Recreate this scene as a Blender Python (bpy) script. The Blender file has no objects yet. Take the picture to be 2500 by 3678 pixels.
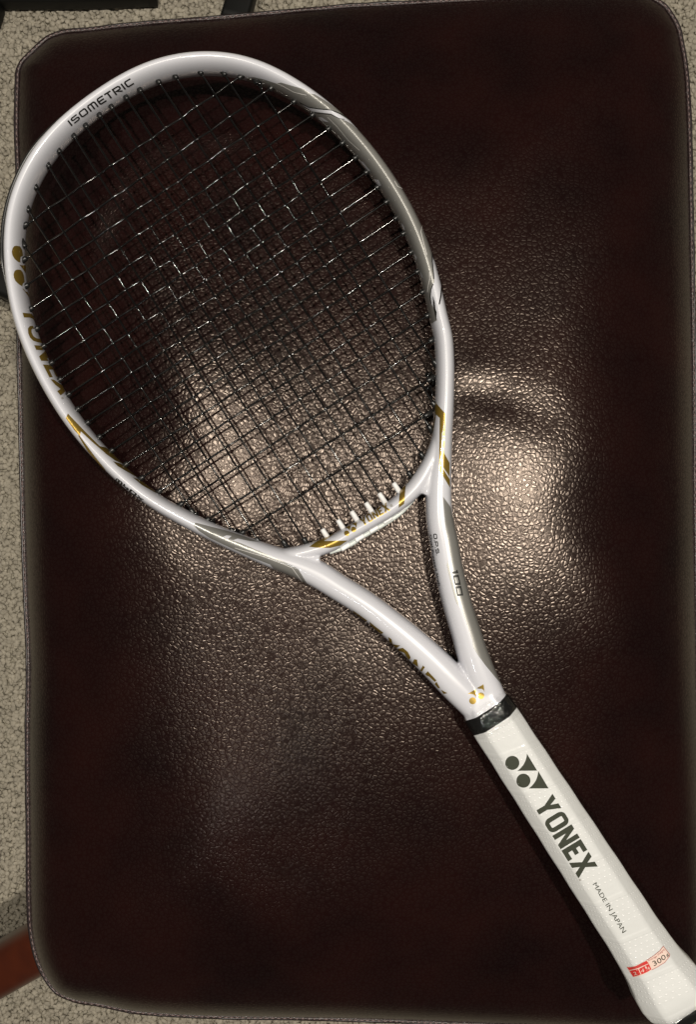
import bpy, bmesh, math, random
import numpy as np
from mathutils import Vector, Matrix
from mathutils.bvhtree import BVHTree
from mathutils.geometry import tessellate_polygon

random.seed(7); rng = np.random.default_rng(7)
scene = bpy.context.scene
COL = scene.collection

# ------------------------------------------------------------------ camera, world, lamps
ZC = 0.560            # camera height above the string plane (z = 0)
F = 3250.0            # focal length in photo pixels (2500 x 3678)
cam = bpy.data.cameras.new('camera'); camo = bpy.data.objects.new('camera', cam); COL.objects.link(camo)
camo.location = (0, 0, ZC)
cam.sensor_fit = 'VERTICAL'; cam.sensor_height = 36.0; cam.sensor_width = 36.0
cam.lens = 36.0 * F / 3678.0
cam.clip_start = 0.02; cam.clip_end = 20
scene.camera = camo

w = bpy.data.worlds.new("World"); scene.world = w; w.use_nodes = True
bg = w.node_tree.nodes['Background']
bg.inputs[0].default_value = (1.0, 0.92, 0.80, 1); bg.inputs[1].default_value = 0.055
scene.view_settings.view_transform = 'Standard'; scene.view_settings.look = 'None'
scene.view_settings.exposure = 0.0; scene.view_settings.gamma = 1.0

def lamp(name, loc, watts, col, rad):
    l = bpy.data.lights.new(name, 'POINT'); l.energy = watts; l.color = col; l.shadow_soft_size = rad
    o = bpy.data.objects.new(name, l); o.location = loc; COL.objects.link(o); return o
lamp('ceiling_lamp', (-0.37, 0.165, 2.0), 78, (1.0, 0.93, 0.82), 0.04)
lamp('ceiling_lamp', (0.49, 0.06, 2.0), 122, (1.0, 0.93, 0.82), 0.04)
lamp('far_lamp', (-0.36, -0.80, 2.1), 4.5, (0.95, 0.97, 1.0), 0.06)

# ------------------------------------------------------------------ small helpers
def px(x, y, z=0.0):
    k = (ZC - z) / F
    return Vector(((x - 1250.0) * k, (1839.0 - y) * k, z))
K = ZC / F            # metres per photo pixel at the string plane

def crop(x0, y0, s):
    return lambda pts: [(x0 + p[0] / s, y0 + p[1] / s) for p in pts]

def link(name, me, parent=None, loc=None):
    o = bpy.data.objects.new(name, me); COL.objects.link(o)
    if parent is not None:
        o.parent = parent
        o.matrix_parent_inverse = Matrix.Translation(-WORLD[parent.name])
    WORLD[o.name] = WORLD[parent.name] if (parent is not None) else Vector((0, 0, 0))
    return o
WORLD = {}
def thing(name, loc, label, cat, group=None):
    o = bpy.data.objects.new(name, None); COL.objects.link(o); o.location = loc
    o.empty_display_size = 0.02
    o['label'] = label; o['category'] = cat
    if group: o['group'] = group
    WORLD[o.name] = Vector(loc); return o
def sub(name, me, parent):
    """child of a mesh part whose own origin is the world origin"""
    o = bpy.data.objects.new(name, me); COL.objects.link(o); o.parent = parent
    # the part's basis is identity but it hangs on its thing with an inverse, so its world matrix is identity
    return o
def mesh(name, V, Fc, mat=None, smooth=True):
    me = bpy.data.meshes.new(name)
    me.from_pydata([tuple(v) for v in V], [], Fc); me.update()
    if smooth: me.polygons.foreach_set('use_smooth', [True] * len(me.polygons))
    if mat: me.materials.append(mat)
    return me

def spline(P, step):
    """Catmull-Rom through rows of P (any columns), resampled about every `step` in the first two columns"""
    P = np.asarray(P, float); out = []
    for i in range(len(P) - 1):
        p0 = P[max(i - 1, 0)]; p1 = P[i]; p2 = P[i + 1]; p3 = P[min(i + 2, len(P) - 1)]
        n = max(2, int(np.hypot(*(p2 - p1)[:2]) / step))
        t = np.linspace(0, 1, n, endpoint=False)[:, None]
        # centripetal-like tangents scaled by chord lengths
        d1 = max(np.hypot(*(p1 - p0)[:2]), 1e-6); d2 = max(np.hypot(*(p2 - p1)[:2]), 1e-6); d3 = max(np.hypot(*(p3 - p2)[:2]), 1e-6)
        m1 = ((p1 - p0) / d1 * d2 + (p2 - p1) / d2 * d1) / (d1 + d2) * d2 if i > 0 else (p2 - p1)
        m2 = ((p2 - p1) / d2 * d3 + (p3 - p2) / d3 * d2) / (d2 + d3) * d2 if i < len(P) - 2 else (p2 - p1)
        h = (2*t**3-3*t**2+1)*p1 + (t**3-2*t**2+t)*m1 + (-2*t**3+3*t**2)*p2 + (t**3-t**2)*m2
        out.append(h)
    out.append(P[-1:]); return np.vstack(out)

def tube(pts, r, sides=6, caps=True):
    """round tube along 3-D points; returns verts, faces"""
    pts = [Vector(p) for p in pts]; n = len(pts); V = []; Fc = []
    for i, p in enumerate(pts):
        t = (pts[min(i + 1, n - 1)] - pts[max(i - 1, 0)]).normalized()
        up = Vector((0, 0, 1)) if abs(t.z) < .9 else Vector((1, 0, 0))
        a = t.cross(up).normalized(); b = a.cross(t)
        rr = r[i] if hasattr(r, '__len__') else r
        for k in range(sides):
            q = 2 * math.pi * k / sides
            V.append(p + a * (rr * math.cos(q)) + b * (rr * math.sin(q)))
    for i in range(n - 1):
        for k in range(sides):
            k2 = (k + 1) % sides
            Fc.append((i*sides+k, i*sides+k2, (i+1)*sides+k2, (i+1)*sides+k))
    if caps:
        Fc.append(tuple(range(sides))[::-1]); Fc.append(tuple((n-1)*sides + k for k in range(sides)))
    return V, Fc
def merge(parts):
    V = []; Fc = []
    for v, f in parts:
        o = len(V); V += list(v); Fc += [tuple(i + o for i in q) for q in f]
    return V, Fc

# ------------------------------------------------------------------ materials
def mat(name, col, rough=0.4, metal=0.0, coat=0.0, coat_rough=0.1, spec=0.5, alpha=1.0):
    m = bpy.data.materials.new(name); m.use_nodes = True
    b = m.node_tree.nodes['Principled BSDF']
    b.inputs['Base Color'].default_value = (*col, 1); b.inputs['Roughness'].default_value = rough
    b.inputs['Metallic'].default_value = metal; b.inputs['Coat Weight'].default_value = coat
    b.inputs['Coat Roughness'].default_value = coat_rough; b.inputs['Specular IOR Level'].default_value = spec
    b.inputs['Alpha'].default_value = alpha
    return m
def nodes(m): return m.node_tree.nodes, m.node_tree.links, m.node_tree.nodes['Principled BSDF']

def fleck(m, scale, lo, hi, strength=0.02, dist=0.0002):
    """grain: noise that varies colour a little and gives a fine bump"""
    N, L, b = nodes(m)
    tc = N.new('ShaderNodeTexCoord'); no = N.new('ShaderNodeTexNoise'); no.inputs['Scale'].default_value = scale
    no.inputs['Detail'].default_value = 3
    L.new(tc.outputs['Object'], no.inputs['Vector'])
    mx = N.new('ShaderNodeMix'); mx.data_type = 'RGBA'
    mx.inputs[6].default_value = (*lo, 1); mx.inputs[7].default_value = (*hi, 1)
    L.new(no.outputs['Fac'], mx.inputs[0]); L.new(mx.outputs[2], b.inputs['Base Color'])
    if strength:
        bp = N.new('ShaderNodeBump'); bp.inputs['Strength'].default_value = strength; bp.inputs['Distance'].default_value = dist
        L.new(no.outputs['Fac'], bp.inputs['Height']); L.new(bp.outputs['Normal'], b.inputs['Normal'])
    return m

M_white = mat('pearl_white_paint', (.63, .635, .685), .30, coat=.8, coat_rough=.08)
M_silver = fleck(mat('silver_paint', (.3, .29, .27), .32, metal=.45, coat=.5), 9000, (.25, .245, .23), (.36, .355, .335), .2, .00005)
M_gold = fleck(mat('gold_paint', (.4, .27, .05), .34, metal=.6, coat=.3), 9000, (.29, .19, .032), (.37, .25, .05), .15, .00005)
M_bronze = mat('dark_gold_paint', (.17, .115, .02), .35, metal=.5, coat=.3)
M_black_ink = mat('black_ink', (.012, .012, .010), .45)
M_grey_ink = mat('grey_ink', (.036, .04, .026), .6, spec=.25)
M_mark = mat('pale_grey_ink', (.38, .37, .36), .5)
M_line = mat('white_pinstripe', (.62, .6, .58), .4)
M_string = mat('black_string', (.004, .004, .004), .11, spec=.5)
M_grommet = mat('black_nylon', (.012, .012, .012), .32)
M_wgrommet = mat('white_nylon', (.8, .8, .8), .45)
M_strip = mat('clear_white_nylon', (.62, .66, .63), .3)
M_rubber = fleck(mat('black_rubber_film', (.006, .006, .006), .12), 160, (.005, .005, .005), (.009, .009, .009), .35, .0010)
M_cap = mat('black_plastic_cap', (.012, .012, .012), .3)
M_thread = mat('brown_thread', (.20, .14, .135), .35)
M_metal = mat('black_painted_steel', (.006, .006, .0055), .5, spec=.2)
M_red = mat('red_print', (.62, .035, .03), .4, coat=.5)
M_pink = mat('pale_label_film', (.80, .62, .54), .4, coat=.5)
M_redline = mat('dull_red_print', (.42, .12, .11), .4)

# clear film of the grip wrap
M_film = bpy.data.materials.new('clear_film'); M_film.use_nodes = True
N, L = M_film.node_tree.nodes, M_film.node_tree.links
N.remove(N['Principled BSDF'])
tr_ = N.new('ShaderNodeBsdfTransparent'); gl_ = N.new('ShaderNodeBsdfGlossy'); gl_.inputs['Roughness'].default_value = .06
mxs = N.new('ShaderNodeMixShader'); mxs.inputs[0].default_value = .06
tc = N.new('ShaderNodeTexCoord'); no = N.new('ShaderNodeTexNoise'); no.inputs['Scale'].default_value = 420
bp = N.new('ShaderNodeBump'); bp.inputs['Strength'].default_value = .9; bp.inputs['Distance'].default_value = .0015
L.new(tc.outputs['Object'], no.inputs['Vector']); L.new(no.outputs['Fac'], bp.inputs['Height']); L.new(bp.outputs['Normal'], gl_.inputs['Normal'])
L.new(tr_.outputs[0], mxs.inputs[1]); L.new(gl_.outputs[0], mxs.inputs[2]); L.new(mxs.outputs[0], N['Material Output'].inputs[0])

# leather
M_leather = mat('oxblood_leather', (.012, .004, .005), .255, spec=.46)
M_leather.node_tree.nodes['Principled BSDF'].inputs['Specular Tint'].default_value = (1, .83, .71, 1)
N, L, b = nodes(M_leather)
tc = N.new('ShaderNodeTexCoord')
warp = N.new('ShaderNodeTexNoise'); warp.inputs['Scale'].default_value = 260; warp.inputs['Detail'].default_value = 2
wadd = N.new('ShaderNodeVectorMath'); wadd.operation = 'MULTIPLY_ADD'
wadd.inputs[1].default_value = (.0016, .0016, .0016)
L.new(tc.outputs['Object'], warp.inputs['Vector']); L.new(warp.outputs['Color'], wadd.inputs[0]); L.new(tc.outputs['Object'], wadd.inputs[2])
vor = N.new('ShaderNodeTexVoronoi'); vor.feature = 'DISTANCE_TO_EDGE'; vor.inputs['Scale'].default_value = 360
L.new(wadd.outputs[0], vor.inputs['Vector'])
rmp = N.new('ShaderNodeMapRange'); rmp.interpolation_type = 'SMOOTHERSTEP'
rmp.inputs[1].default_value = 0.0; rmp.inputs[2].default_value = .36
L.new(vor.outputs['Distance'], rmp.inputs[0])
vor2 = N.new('ShaderNodeTexVoronoi'); vor2.feature = 'DISTANCE_TO_EDGE'; vor2.inputs['Scale'].default_value = 170
L.new(wadd.outputs[0], vor2.inputs['Vector'])
rmp2 = N.new('ShaderNodeMapRange'); rmp2.interpolation_type = 'SMOOTHERSTEP'; rmp2.inputs[2].default_value = .25
L.new(vor2.outputs['Distance'], rmp2.inputs[0])
mul = N.new('ShaderNodeMath'); mul.operation = 'MULTIPLY_ADD'; mul.inputs[1].default_value = .3
L.new(rmp2.outputs[0], mul.inputs[0]); L.new(rmp.outputs[0], mul.inputs[2])
# crevice shade put into the specular level: reflection cut in the creases between grains
crease_occ = N.new('ShaderNodeMapRange'); crease_occ.interpolation_type = 'SMOOTHSTEP'; crease_occ.inputs[1].default_value = .02; crease_occ.inputs[2].default_value = .17
crease_occ.inputs[3].default_value = .20; crease_occ.inputs[4].default_value = .56
L.new(vor.outputs['Distance'], crease_occ.inputs[0]); L.new(crease_occ.outputs[0], b.inputs['Specular IOR Level'])
# grain runs flatter toward the tight edges of the cushion (attribute painted on the mesh = thickness of the hide there)
at = N.new('ShaderNodeAttribute'); at.attribute_name = 'grain'
bp = N.new('ShaderNodeBump'); bp.inputs['Distance'].default_value = .000076
ms = N.new('ShaderNodeMath'); ms.operation = 'MULTIPLY'; ms.inputs[1].default_value = .8
L.new(at.outputs['Fac'], ms.inputs[0]); L.new(ms.outputs[0], bp.inputs['Strength'])
L.new(mul.outputs[0], bp.inputs['Height'])
fine = N.new('ShaderNodeTexNoise'); fine.inputs['Scale'].default_value = 1500
L.new(tc.outputs['Object'], fine.inputs['Vector'])
bp2 = N.new('ShaderNodeBump'); bp2.inputs['Strength'].default_value = .06; bp2.inputs['Distance'].default_value = .0003
L.new(fine.outputs['Fac'], bp2.inputs['Height']); L.new(bp.outputs['Normal'], bp2.inputs['Normal'])
L.new(bp2.outputs['Normal'], b.inputs['Normal'])
tint = N.new('ShaderNodeTexNoise'); tint.inputs['Scale'].default_value = 16; tint.inputs['Detail'].default_value = 4
L.new(tc.outputs['Object'], tint.inputs['Vector'])
cr = N.new('ShaderNodeValToRGB')
cr.color_ramp.elements[0].position = .3; cr.color_ramp.elements[0].color = (.0055, .0019, .0022, 1)
cr.color_ramp.elements[1].position = .75; cr.color_ramp.elements[1].color = (.013, .0036, .0032, 1)
L.new(tint.outputs['Fac'], cr.inputs[0]); L.new(cr.outputs[0], b.inputs['Base Color'])
M_cord = fleck(mat('cord_leather', (.03, .017, .016), .33), 1200, (.018, .010, .010), (.05, .034, .032), .6, .0005)
M_welt = mat('dark_welt_leather', (.010, .004, .0045), .38)

# wood, carpet
M_wood = fleck(mat('orange_stained_wood', (.2, .05, .012), .35), 60, (.045, .008, .003), (.08, .015, .004), .05, .0005)
M_floor = fleck(mat('carpet_backing', (.2, .18, .13), .95), 300, (.26, .235, .18), (.36, .33, .26), .6, .002)
M_pile = mat('beige_wool_pile', (.5, .46, .34), .95, spec=.1)
N, L, b = nodes(M_pile)
tc = N.new('ShaderNodeTexCoord'); no = N.new('ShaderNodeTexNoise'); no.inputs['Scale'].default_value = 120; no.inputs['Detail'].default_value = 4
cr = N.new('ShaderNodeValToRGB'); cr.color_ramp.elements[0].position = .35; cr.color_ramp.elements[0].color = (.31, .28, .225, 1)
cr.color_ramp.elements[1].position = .65; cr.color_ramp.elements[1].color = (.43, .39, .315, 1)
L.new(tc.outputs['Object'], no.inputs['Vector']); L.new(no.outputs['Fac'], cr.inputs[0]); L.new(cr.outputs[0], b.inputs['Base Color'])
bp = N.new('ShaderNodeBump'); bp.inputs['Strength'].default_value = .7; bp.inputs['Distance'].default_value = .0015
n2 = N.new('ShaderNodeTexNoise'); n2.inputs['Scale'].default_value = 700; n2.inputs['Detail'].default_value = 4
L.new(tc.outputs['Object'], n2.inputs['Vector']); L.new(n2.outputs['Fac'], bp.inputs['Height']); L.new(bp.outputs['Normal'], b.inputs['Normal'])

# ------------------------------------------------------------------ the setting: floor
FZ = -0.42
me = mesh('floor', [(-3, -3, FZ + .0012), (3, -3, FZ + .0012), (3, 3, FZ + .0012), (-3, 3, FZ + .0012)], [(0, 1, 2, 3)], M_floor, False)
floor = link('floor', me); floor['kind'] = 'structure'

# ------------------------------------------------------------------ ottoman
ZE = -0.074           # height of the welt
outline_px = [(1250,12),(989,35.6),(791,54),(514,75),(316,96.5),(205.7,110.8),(168,126),(134.5,152),(100,184),(68,218),(55,245),(50,300),(48.5,345),
 (47,474),(52,607),(53,900),(55.4,1181),(63.3,1553),(70,1840),(79,2117),(90,2394),(86,2631),(87,2800),(89.4,2997),(92,3235),(99,3353),(118.7,3440),(150.3,3511.6),
 (197.8,3571),(253,3598.6),(356,3618),(474.7,3642),(633,3655.6),(791,3662),(1028.5,3666),(1250,3671),(1600,3684),(2000,3700),(2300,3712),(2420,3705),(2480,3670),(2515,3590),(2530,3480),
 (2530,3200),(2525,2800),(2518,2300),(2510,1840),(2506,1400),(2498,920),(2494,712),(2486,395.6),(2478,262),(2471.5,209),(2462,161),(2445,91),(2424,53),(2392,11),(2369,-4),(2320,-28),(2240,-38),(2100,-34),(1900,-22),(1566,-4)]
op = spline(outline_px + [outline_px[0]], 10.0)[:-1]
OUT = np.array([[*px(x, y, ZE)] for x, y in op])[:, :2]
nO = len(OUT)
cen = OUT.mean(0)
def edge_dist(P):
    d = np.full(len(P), 9.0); A = OUT; B = np.roll(OUT, -1, 0); AB = B - A; l2 = (AB**2).sum(1)
    for s in range(0, len(P), 4000):
        Q = P[s:s+4000, None, :] - A[None]
        t = np.clip((Q * AB[None]).sum(2) / l2[None], 0, 1)
        d[s:s+4000] = np.sqrt(((Q - t[..., None] * AB[None])**2).sum(2)).min(1)
    return d
BUMPS = [  # x, y (photo px), sigma px, height mm : the stuffing's soft lumps and hollows
 (740, 1350, 230, 2.5), (900, 1850, 210, 2.2), (1860, 1580, 220, 2.5), (1920, 2080, 230, 2.2), (1690, 1405, 45, -.8), (1780, 1420, 50, -.9), (1880, 1450, 55, -.7), (1980, 1500, 60, -.5), (1700, 1330, 60, .5), (820, 2930, 210, 2.2), (2330, 740, 150, 2.2), (1400, 2800, 360, 3.5), (1300, 1500, 500, -.6), (1300, 900, 200, -.5)]
for _ in range(60):
    BUMPS.append((random.uniform(150, 2400), random.uniform(200, 3500), random.uniform(70, 150), random.uniform(-.5, .5)))
def inset(dist):
    T = np.roll(OUT, -1, 0) - np.roll(OUT, 1, 0); T /= np.linalg.norm(T, axis=1)[:, None]
    Nn = np.stack([-T[:, 1], T[:, 0]], 1)
    s = np.sign(((cen - OUT) * Nn).sum(1))[:, None]
    return OUT + Nn * s * dist
def leather_z(P):
    """height of the cushion's top at plan points P (metres)"""
    x, y = P[:, 0], P[:, 1]
    d = np.maximum(edge_dist(P) * 1000 - 3.3, 0)
    ang = np.arctan2(y - cen[1], x - cen[0])
    ux, uy = np.cos(ang), np.sin(ang)
    wl = np.clip(-ux, 0, 1)**2; wr = np.clip(ux, 0, 1)**2; wt = np.clip(uy, 0, 1)**2; wb = np.clip(-uy, 0, 1)**2
    sw = wl + wr + wt + wb + 1e-9
    R = (128*wl + 118*wr + 138*wt + 138*wb) / sw
    R = R * (1 + .10 * np.sin(5 * ang + .7) + .06 * np.sin(9 * ang + 2.0))
    q = np.clip(1 - d / R, 0, 1)
    wa = (.34 * wl + .26 * wb + .10 * (wr + wt)) / sw
    prof = (1 - wa) * q**((2.1*wl + 2.7*wr + 2.2*wt + 2.2*wb) / sw) + wa * (1 - np.sqrt(np.clip(1 - (0.86 * np.clip(1 - d / ((34*wl + 24*wr + 24*wt + 30*wb) / sw), 0, 1))**2, 0, 1))) / 0.4897
    z = -15.6 + 0 * d
    for bx, by, s, h in BUMPS:
        p = px(bx, by, -.014); sm = s * K
        z = z + h * np.exp(-((x - p.x)**2 + (y - p.y)**2) / (2 * sm * sm))
    z = z - .00021 * (np.clip(y, 0, 1) * 1000)**2
    # the cushion sags away under the butt end of the handle
    p = px(2330, 3560, -.014)
    z = z - 20 * np.exp(-((x - p.x)**2 + (y - p.y)**2) / (2 * .12**2))
    z = z + (ZE * 1000 + 1.0 - z) * prof
    return z / 1000.0
ts = 1 - np.linspace(0, 1, 150)**1.55
ts = ts[::-1]          # 0 centre ... 1 edge, denser at the edge
ts = np.linspace(0, 1, 150)**0.8
CUT = inset(.0034)
ring = [cen[None, :] + t * (CUT - cen) for t in ts[1:]]
allP = np.vstack([cen[None]] + ring)
zz = leather_z(allP); dd = edge_dist(allP)
# last ring sits on the welt
V = [(p[0], p[1], z) for p, z in zip(allP, zz)]
Fc = []
for k in range(nO): Fc.append((0, 1 + k, 1 + (k + 1) % nO))
for r in range(len(ring) - 1):
    a = 1 + r * nO; b2 = a + nO
    for k in range(nO):
        k2 = (k + 1) % nO; Fc.append((a + k, b2 + k, b2 + k2, a + k2))
# lower half of the cushion, tucked in under the welt
lower = [(.9995, -.080), (.990, -.095), (.97, -.112), (.95, -.127), (.90, -.135), (.5, -.137)]
last = 1 + (len(ring) - 1) * nO
for s, z in lower:
    base = len(V)
    for p in CUT: q = cen + s * (p - cen); V.append((q[0], q[1], z))
    for k in range(nO):
        k2 = (k + 1) % nO; Fc.append((last + k, base + k, base + k2, last + k2))
    last = base
base = len(V); V.append((cen[0], cen[1], -.137))
for k in range(nO): Fc.append((last + k, base, last + (k + 1) % nO))
ott = thing('ottoman', (cen[0], cen[1], FZ), 'dark oxblood leather ottoman with grained cushion and stitched welt, standing on beige carpet', 'ottoman')
me = mesh('cushion', V, Fc, M_leather)
ga = me.attributes.new('grain', 'FLOAT', 'POINT')
gr = np.ones(len(V)) * .15; gr[:len(allP)] = np.clip((dd * 1000 - 4) / 80, 0, 1)**.8 * .58 + .42
ga.data.foreach_set('value', gr.astype(np.float32))
cushion = link('cushion', me, ott)

W2 = inset(.0028)
jit = lambda n, a: a * np.convolve(rng.normal(size=n + 20), np.ones(7) / 7, 'same')[10:-10]
zz1 = ZE + .0012
def ringtube(P, z, r, sides=8):
    n = len(P); zj = z + jit(n, .0005); V = []; Fc = []
    for i in range(n):
        t = P[(i+1) % n] - P[i-1]; t = t / np.linalg.norm(t); nn = np.array([t[1], -t[0]])
        for k in range(sides):
            q = 2*math.pi*k/sides
            V.append((P[i,0] + nn[0]*r*math.cos(q), P[i,1] + nn[1]*r*math.cos(q), zj[i] + r*math.sin(q)))
    for i in range(n):
        for k in range(sides):
            Fc.append((i*sides+k, i*sides+(k+1) % sides, ((i+1) % n)*sides+(k+1) % sides, ((i+1) % n)*sides+k))
    return V, Fc
link('welt', mesh('welt', *ringtube(inset(.0010), ZE - .0004, .0011), M_welt), ott)
link('piping', mesh('piping', *ringtube(W2, ZE + .0010, .0011), M_cord), ott)
link('welt', mesh('welt', *ringtube(inset(.0010), ZE - .012, .0016), M_welt), ott)
# stitches along the welt
st = []
cum = np.concatenate([[0], np.cumsum(np.linalg.norm(np.roll(W2, -1, 0) - W2, axis=1))])
def on_ring(s):
    s = s % cum[-1]; i = min(np.searchsorted(cum, s) - 1, nO - 1); i = max(i, 0)
    f = (s - cum[i]) / (cum[i+1] - cum[i]); return W2[i] * (1 - f) + W2[(i+1) % nO] * f
s = 0
while s < cum[-1] - .004:
    ln = random.uniform(.0020, .0030); a = on_ring(s); b2 = on_ring(s + ln)
    z = ZE + .0021 + random.uniform(-.0001, .0001)
    st.append(tube([(a[0], a[1], z - .0003), ((a[0]+b2[0])/2, (a[1]+b2[1])/2, z + .0002), (b2[0], b2[1], z - .0003)], .00042, 5))
    s += random.uniform(.0038, .0044)
so = link('stitching', mesh('stitching', *merge(st), M_thread), ott); so['kind'] = 'stuff'

# wooden base: a column and two curved legs
def bar(P, wd, th, m, name, parent, seg=10, bev=.007):
    """rounded rectangular bar along points (x,y,z)"""
    P = spline(P, .01); V = []; Fc = []
    prof = []
    for cx, cy, a0 in ((1, 1, 0), (-1, 1, 90), (-1, -1, 180), (1, -1, 270)):
        for k in range(5):
            q = math.radians(a0 + k * 22.5)
            prof.append((cx * (wd/2 - bev) + bev * math.cos(q), cy * (th/2 - bev) + bev * math.sin(q)))
    n = len(P); m_ = len(prof)
    for i in range(n):
        t = Vector(P[min(i+1, n-1)] - P[max(i-1, 0)]).normalized()
        a = t.cross(Vector((0, 0, 1))).normalized(); u = a.cross(t)
        for c, d in prof: V.append(Vector(P[i]) + a * c + u * d)
    for i in range(n - 1):
        for k in range(m_): Fc.append((i*m_+k, i*m_+(k+1) % m_, (i+1)*m_+(k+1) % m_, (i+1)*m_+k))
    Fc.append(tuple(range(m_))[::-1]); Fc.append(tuple((n-1)*m_+k for k in range(m_)))
    o = link(name, mesh(name, V, Fc, m), parent)
    return o
def pz(x, y, z): return tuple(px(x, y, z))
la = Vector(pz(120, 3410, -.26)); dirl = Vector((-.80, -.545, 0))
bar([tuple(la - dirl * .34 + Vector((0, 0, .07))), tuple(la - dirl * .15 + Vector((0, 0, .045))), tuple(la), tuple(la + dirl * .10 + Vector((0, 0, -.04))), tuple(la + dirl * .19 + Vector((0, 0, -.135)))], .045, .040, M_wood, 'leg', ott, bev=.014)
cv, cf = tube([(cen[0], cen[1], -.40), (cen[0], cen[1], -.138)], .05, 20)
link('column', mesh('column', cv, cf, M_metal), ott)
cv, cf = tube([(cen[0], cen[1], FZ + .001), (cen[0], cen[1], FZ + .016), (cen[0], cen[1], FZ + .022)], [.19, .19, .17], 40)
link('base_disc', mesh('base_disc', cv, cf, M_metal), ott)

# ------------------------------------------------------------------ carpet pile (visible strip and a margin round it)
tv = []
base_v = []
for j, (rr, h) in enumerate(((.62, 0), (1.0, .45), (.72, .85))):
    for k in range(6):
        q = 2*math.pi*(k + .5*j)/6; base_v.append((rr*math.cos(q), rr*math.sin(q), h))
base_v.append((0, 0, 1.0)); base_v = np.array(base_v)
base_f = [(j*6+k, j*6+(k+1) % 6, (j+1)*6+(k+1) % 6, (j+1)*6+k) for j in range(2) for k in range(6)] + [(12+k, 12+(k+1) % 6, 18) for k in range(6)]
SP = .0043
xs = np.arange(-.52, .52, SP); ys = np.arange(-.72, .72, SP * .87)
VV = []; FF = []; cnt = 0
kf = (ZC - FZ) / F
in_out = OUT * (ZC - FZ) / (ZC - ZE)
lox, loy = in_out.min(0); hix, hiy = in_out.max(0)
for j, y in enumerate(ys):
    for x in xs + (SP/2 if j % 2 else 0):
        if lox + .10 < x < hix - .06 and loy + .06 < y < hiy - .09: continue
        if abs(x) > 1330 * kf or abs(y) > 1960 * kf: continue
        s = SP * random.uniform(.55, .95); h = SP * random.uniform(.8, 1.5)
        q = random.uniform(0, 6.28); c, sn = math.cos(q), math.sin(q); e = random.uniform(.8, 1.4)
        B = base_v * (s * e, s / e, h)
        R_ = np.stack([B[:, 0]*c - B[:, 1]*sn, B[:, 0]*sn + B[:, 1]*c, B[:, 2]], 1)
        lean = np.array([random.uniform(-.6, .6), random.uniform(-.6, .6)])
        R_[:, :2] += R_[:, 2:3] * lean
        R_ += (x + random.uniform(-.0016, .0016), y + random.uniform(-.0016, .0016), FZ)
        VV.append(R_); FF += [tuple(i + cnt for i in f) for f in base_f]; cnt += len(R_)
print('pile faces', len(FF))
pile = link('carpet_pile', mesh('carpet_pile', np.vstack(VV), FF, M_pile)); pile['kind'] = 'stuff'
pile['label'] = 'beige looped wool carpet pile around the ottoman'; pile['category'] = 'carpet'

# ------------------------------------------------------------------ black furniture bars on the carpet
t = thing('chair_base', pz(300, -40, FZ), 'black steel chair base on the carpet beyond the top edge of the ottoman', 'chair base')
bar([pz(-160, -18, -.403), pz(200, -16, -.403), pz(560, -26, -.403)], .022, .02, M_metal, 'rail', t, bev=.004)
bar([pz(-60, -30, -.403), pz(-22, 30, -.403), pz(-60, 110, -.403)], .018, .02, M_metal, 'rail', t, bev=.004)
bar([pz(900, -160, -.39), pz(868, -10, -.39), pz(838, 90, -.39)], .029, .02, M_metal, 'leg', t, bev=.004)
t = thing('floor_bar', pz(-20, 1020, FZ), 'black bar end beside the left edge of the ottoman, behind the racket head', 'bar')
bar([pz(-180, 930, -.36), pz(0, 1010, -.36), pz(110, 1060, -.36)], .030, .03, M_metal, 'bar', t, bev=.006)

# ------------------------------------------------------------------ racket
RB = px(2450, 3625, -.02)
rk = thing('tennis_racket', RB, 'white and gold tennis racket with black strings and white grip lying on the ottoman', 'tennis racket')

GL = [(355.8,412.4),(305.7,450),(263.6,487.7),(209,538.7),(170.6,591.9),(125,669.4),(97.5,749),(88.6,809),(83.3,877.5),(84,933),(91,1028),(107.7,1110),(128.5,1182),
 (153,1245),(181.6,1305),(211.8,1365),(243,1418),(276,1471),(310.8,1519.6),(352.9,1570.6),(398,1620),(450,1669),(505.7,1718),(570,1765.5),(647.5,1812)]
GR = [(398.8,383.6),(451,348),(500.7,321.6),(567,290.6),(628,273),(717.4,257),(802.5,261.8),(865,275),(921,293),(976.6,315),(1058.6,363.7),(1125,412),(1182.6,461),
 (1233,512),(1279,565),(1319,617),(1358,671),(1391,723.5),(1424,782),(1452,837),(1478.5,905),(1502,974),(1520.6,1047),(1537.7,1132),(1551,1222)]
# centreline of hoop and throat arms: x, y (px), half width (px), half height (mm)
ctr = [(1740,2560,60,10.5),(1700,2520,60,11),(1636,2458,60,11.6),(1569,2389,58,11.8),(1483,2308,55,11.8),(1401,2238,51,11.8),(1306,2165,48.5,11.8),(1212,2106,48,11.6),(1134,2058,49,11.4),(1060,2026,46,11.4),(985,2002,41,11.6),(911,1974,37.5,12),
 (842,1946,35,12.2),(753,1906,32,12.4),(666,1862,30,12.6),(575,1811,28.5,12.6)]
arc = [(485+0,1746)]
G = GL[:22][::-1] + GR[:24]
G = np.array(G); T = np.gradient(G, axis=0); T /= np.linalg.norm(T, axis=1)[:, None]
Nn = np.stack([T[:, 1], -T[:, 0]], 1)
gc = np.array([800., 1080.])
Nn *= np.sign(((G - gc) * Nn).sum(1))[:, None]
def smooth1(a, n=3):
    for _ in range(n):
        a = np.vstack([a[:1], (a[:-2] + 2*a[1:-1] + a[2:]) / 4, a[-1:]])
    return a
Gs = smooth1(G, 2) + smooth1(Nn, 3) * 35.5
ctr.append((490, 1751, 28.5, 12.6))
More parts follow.
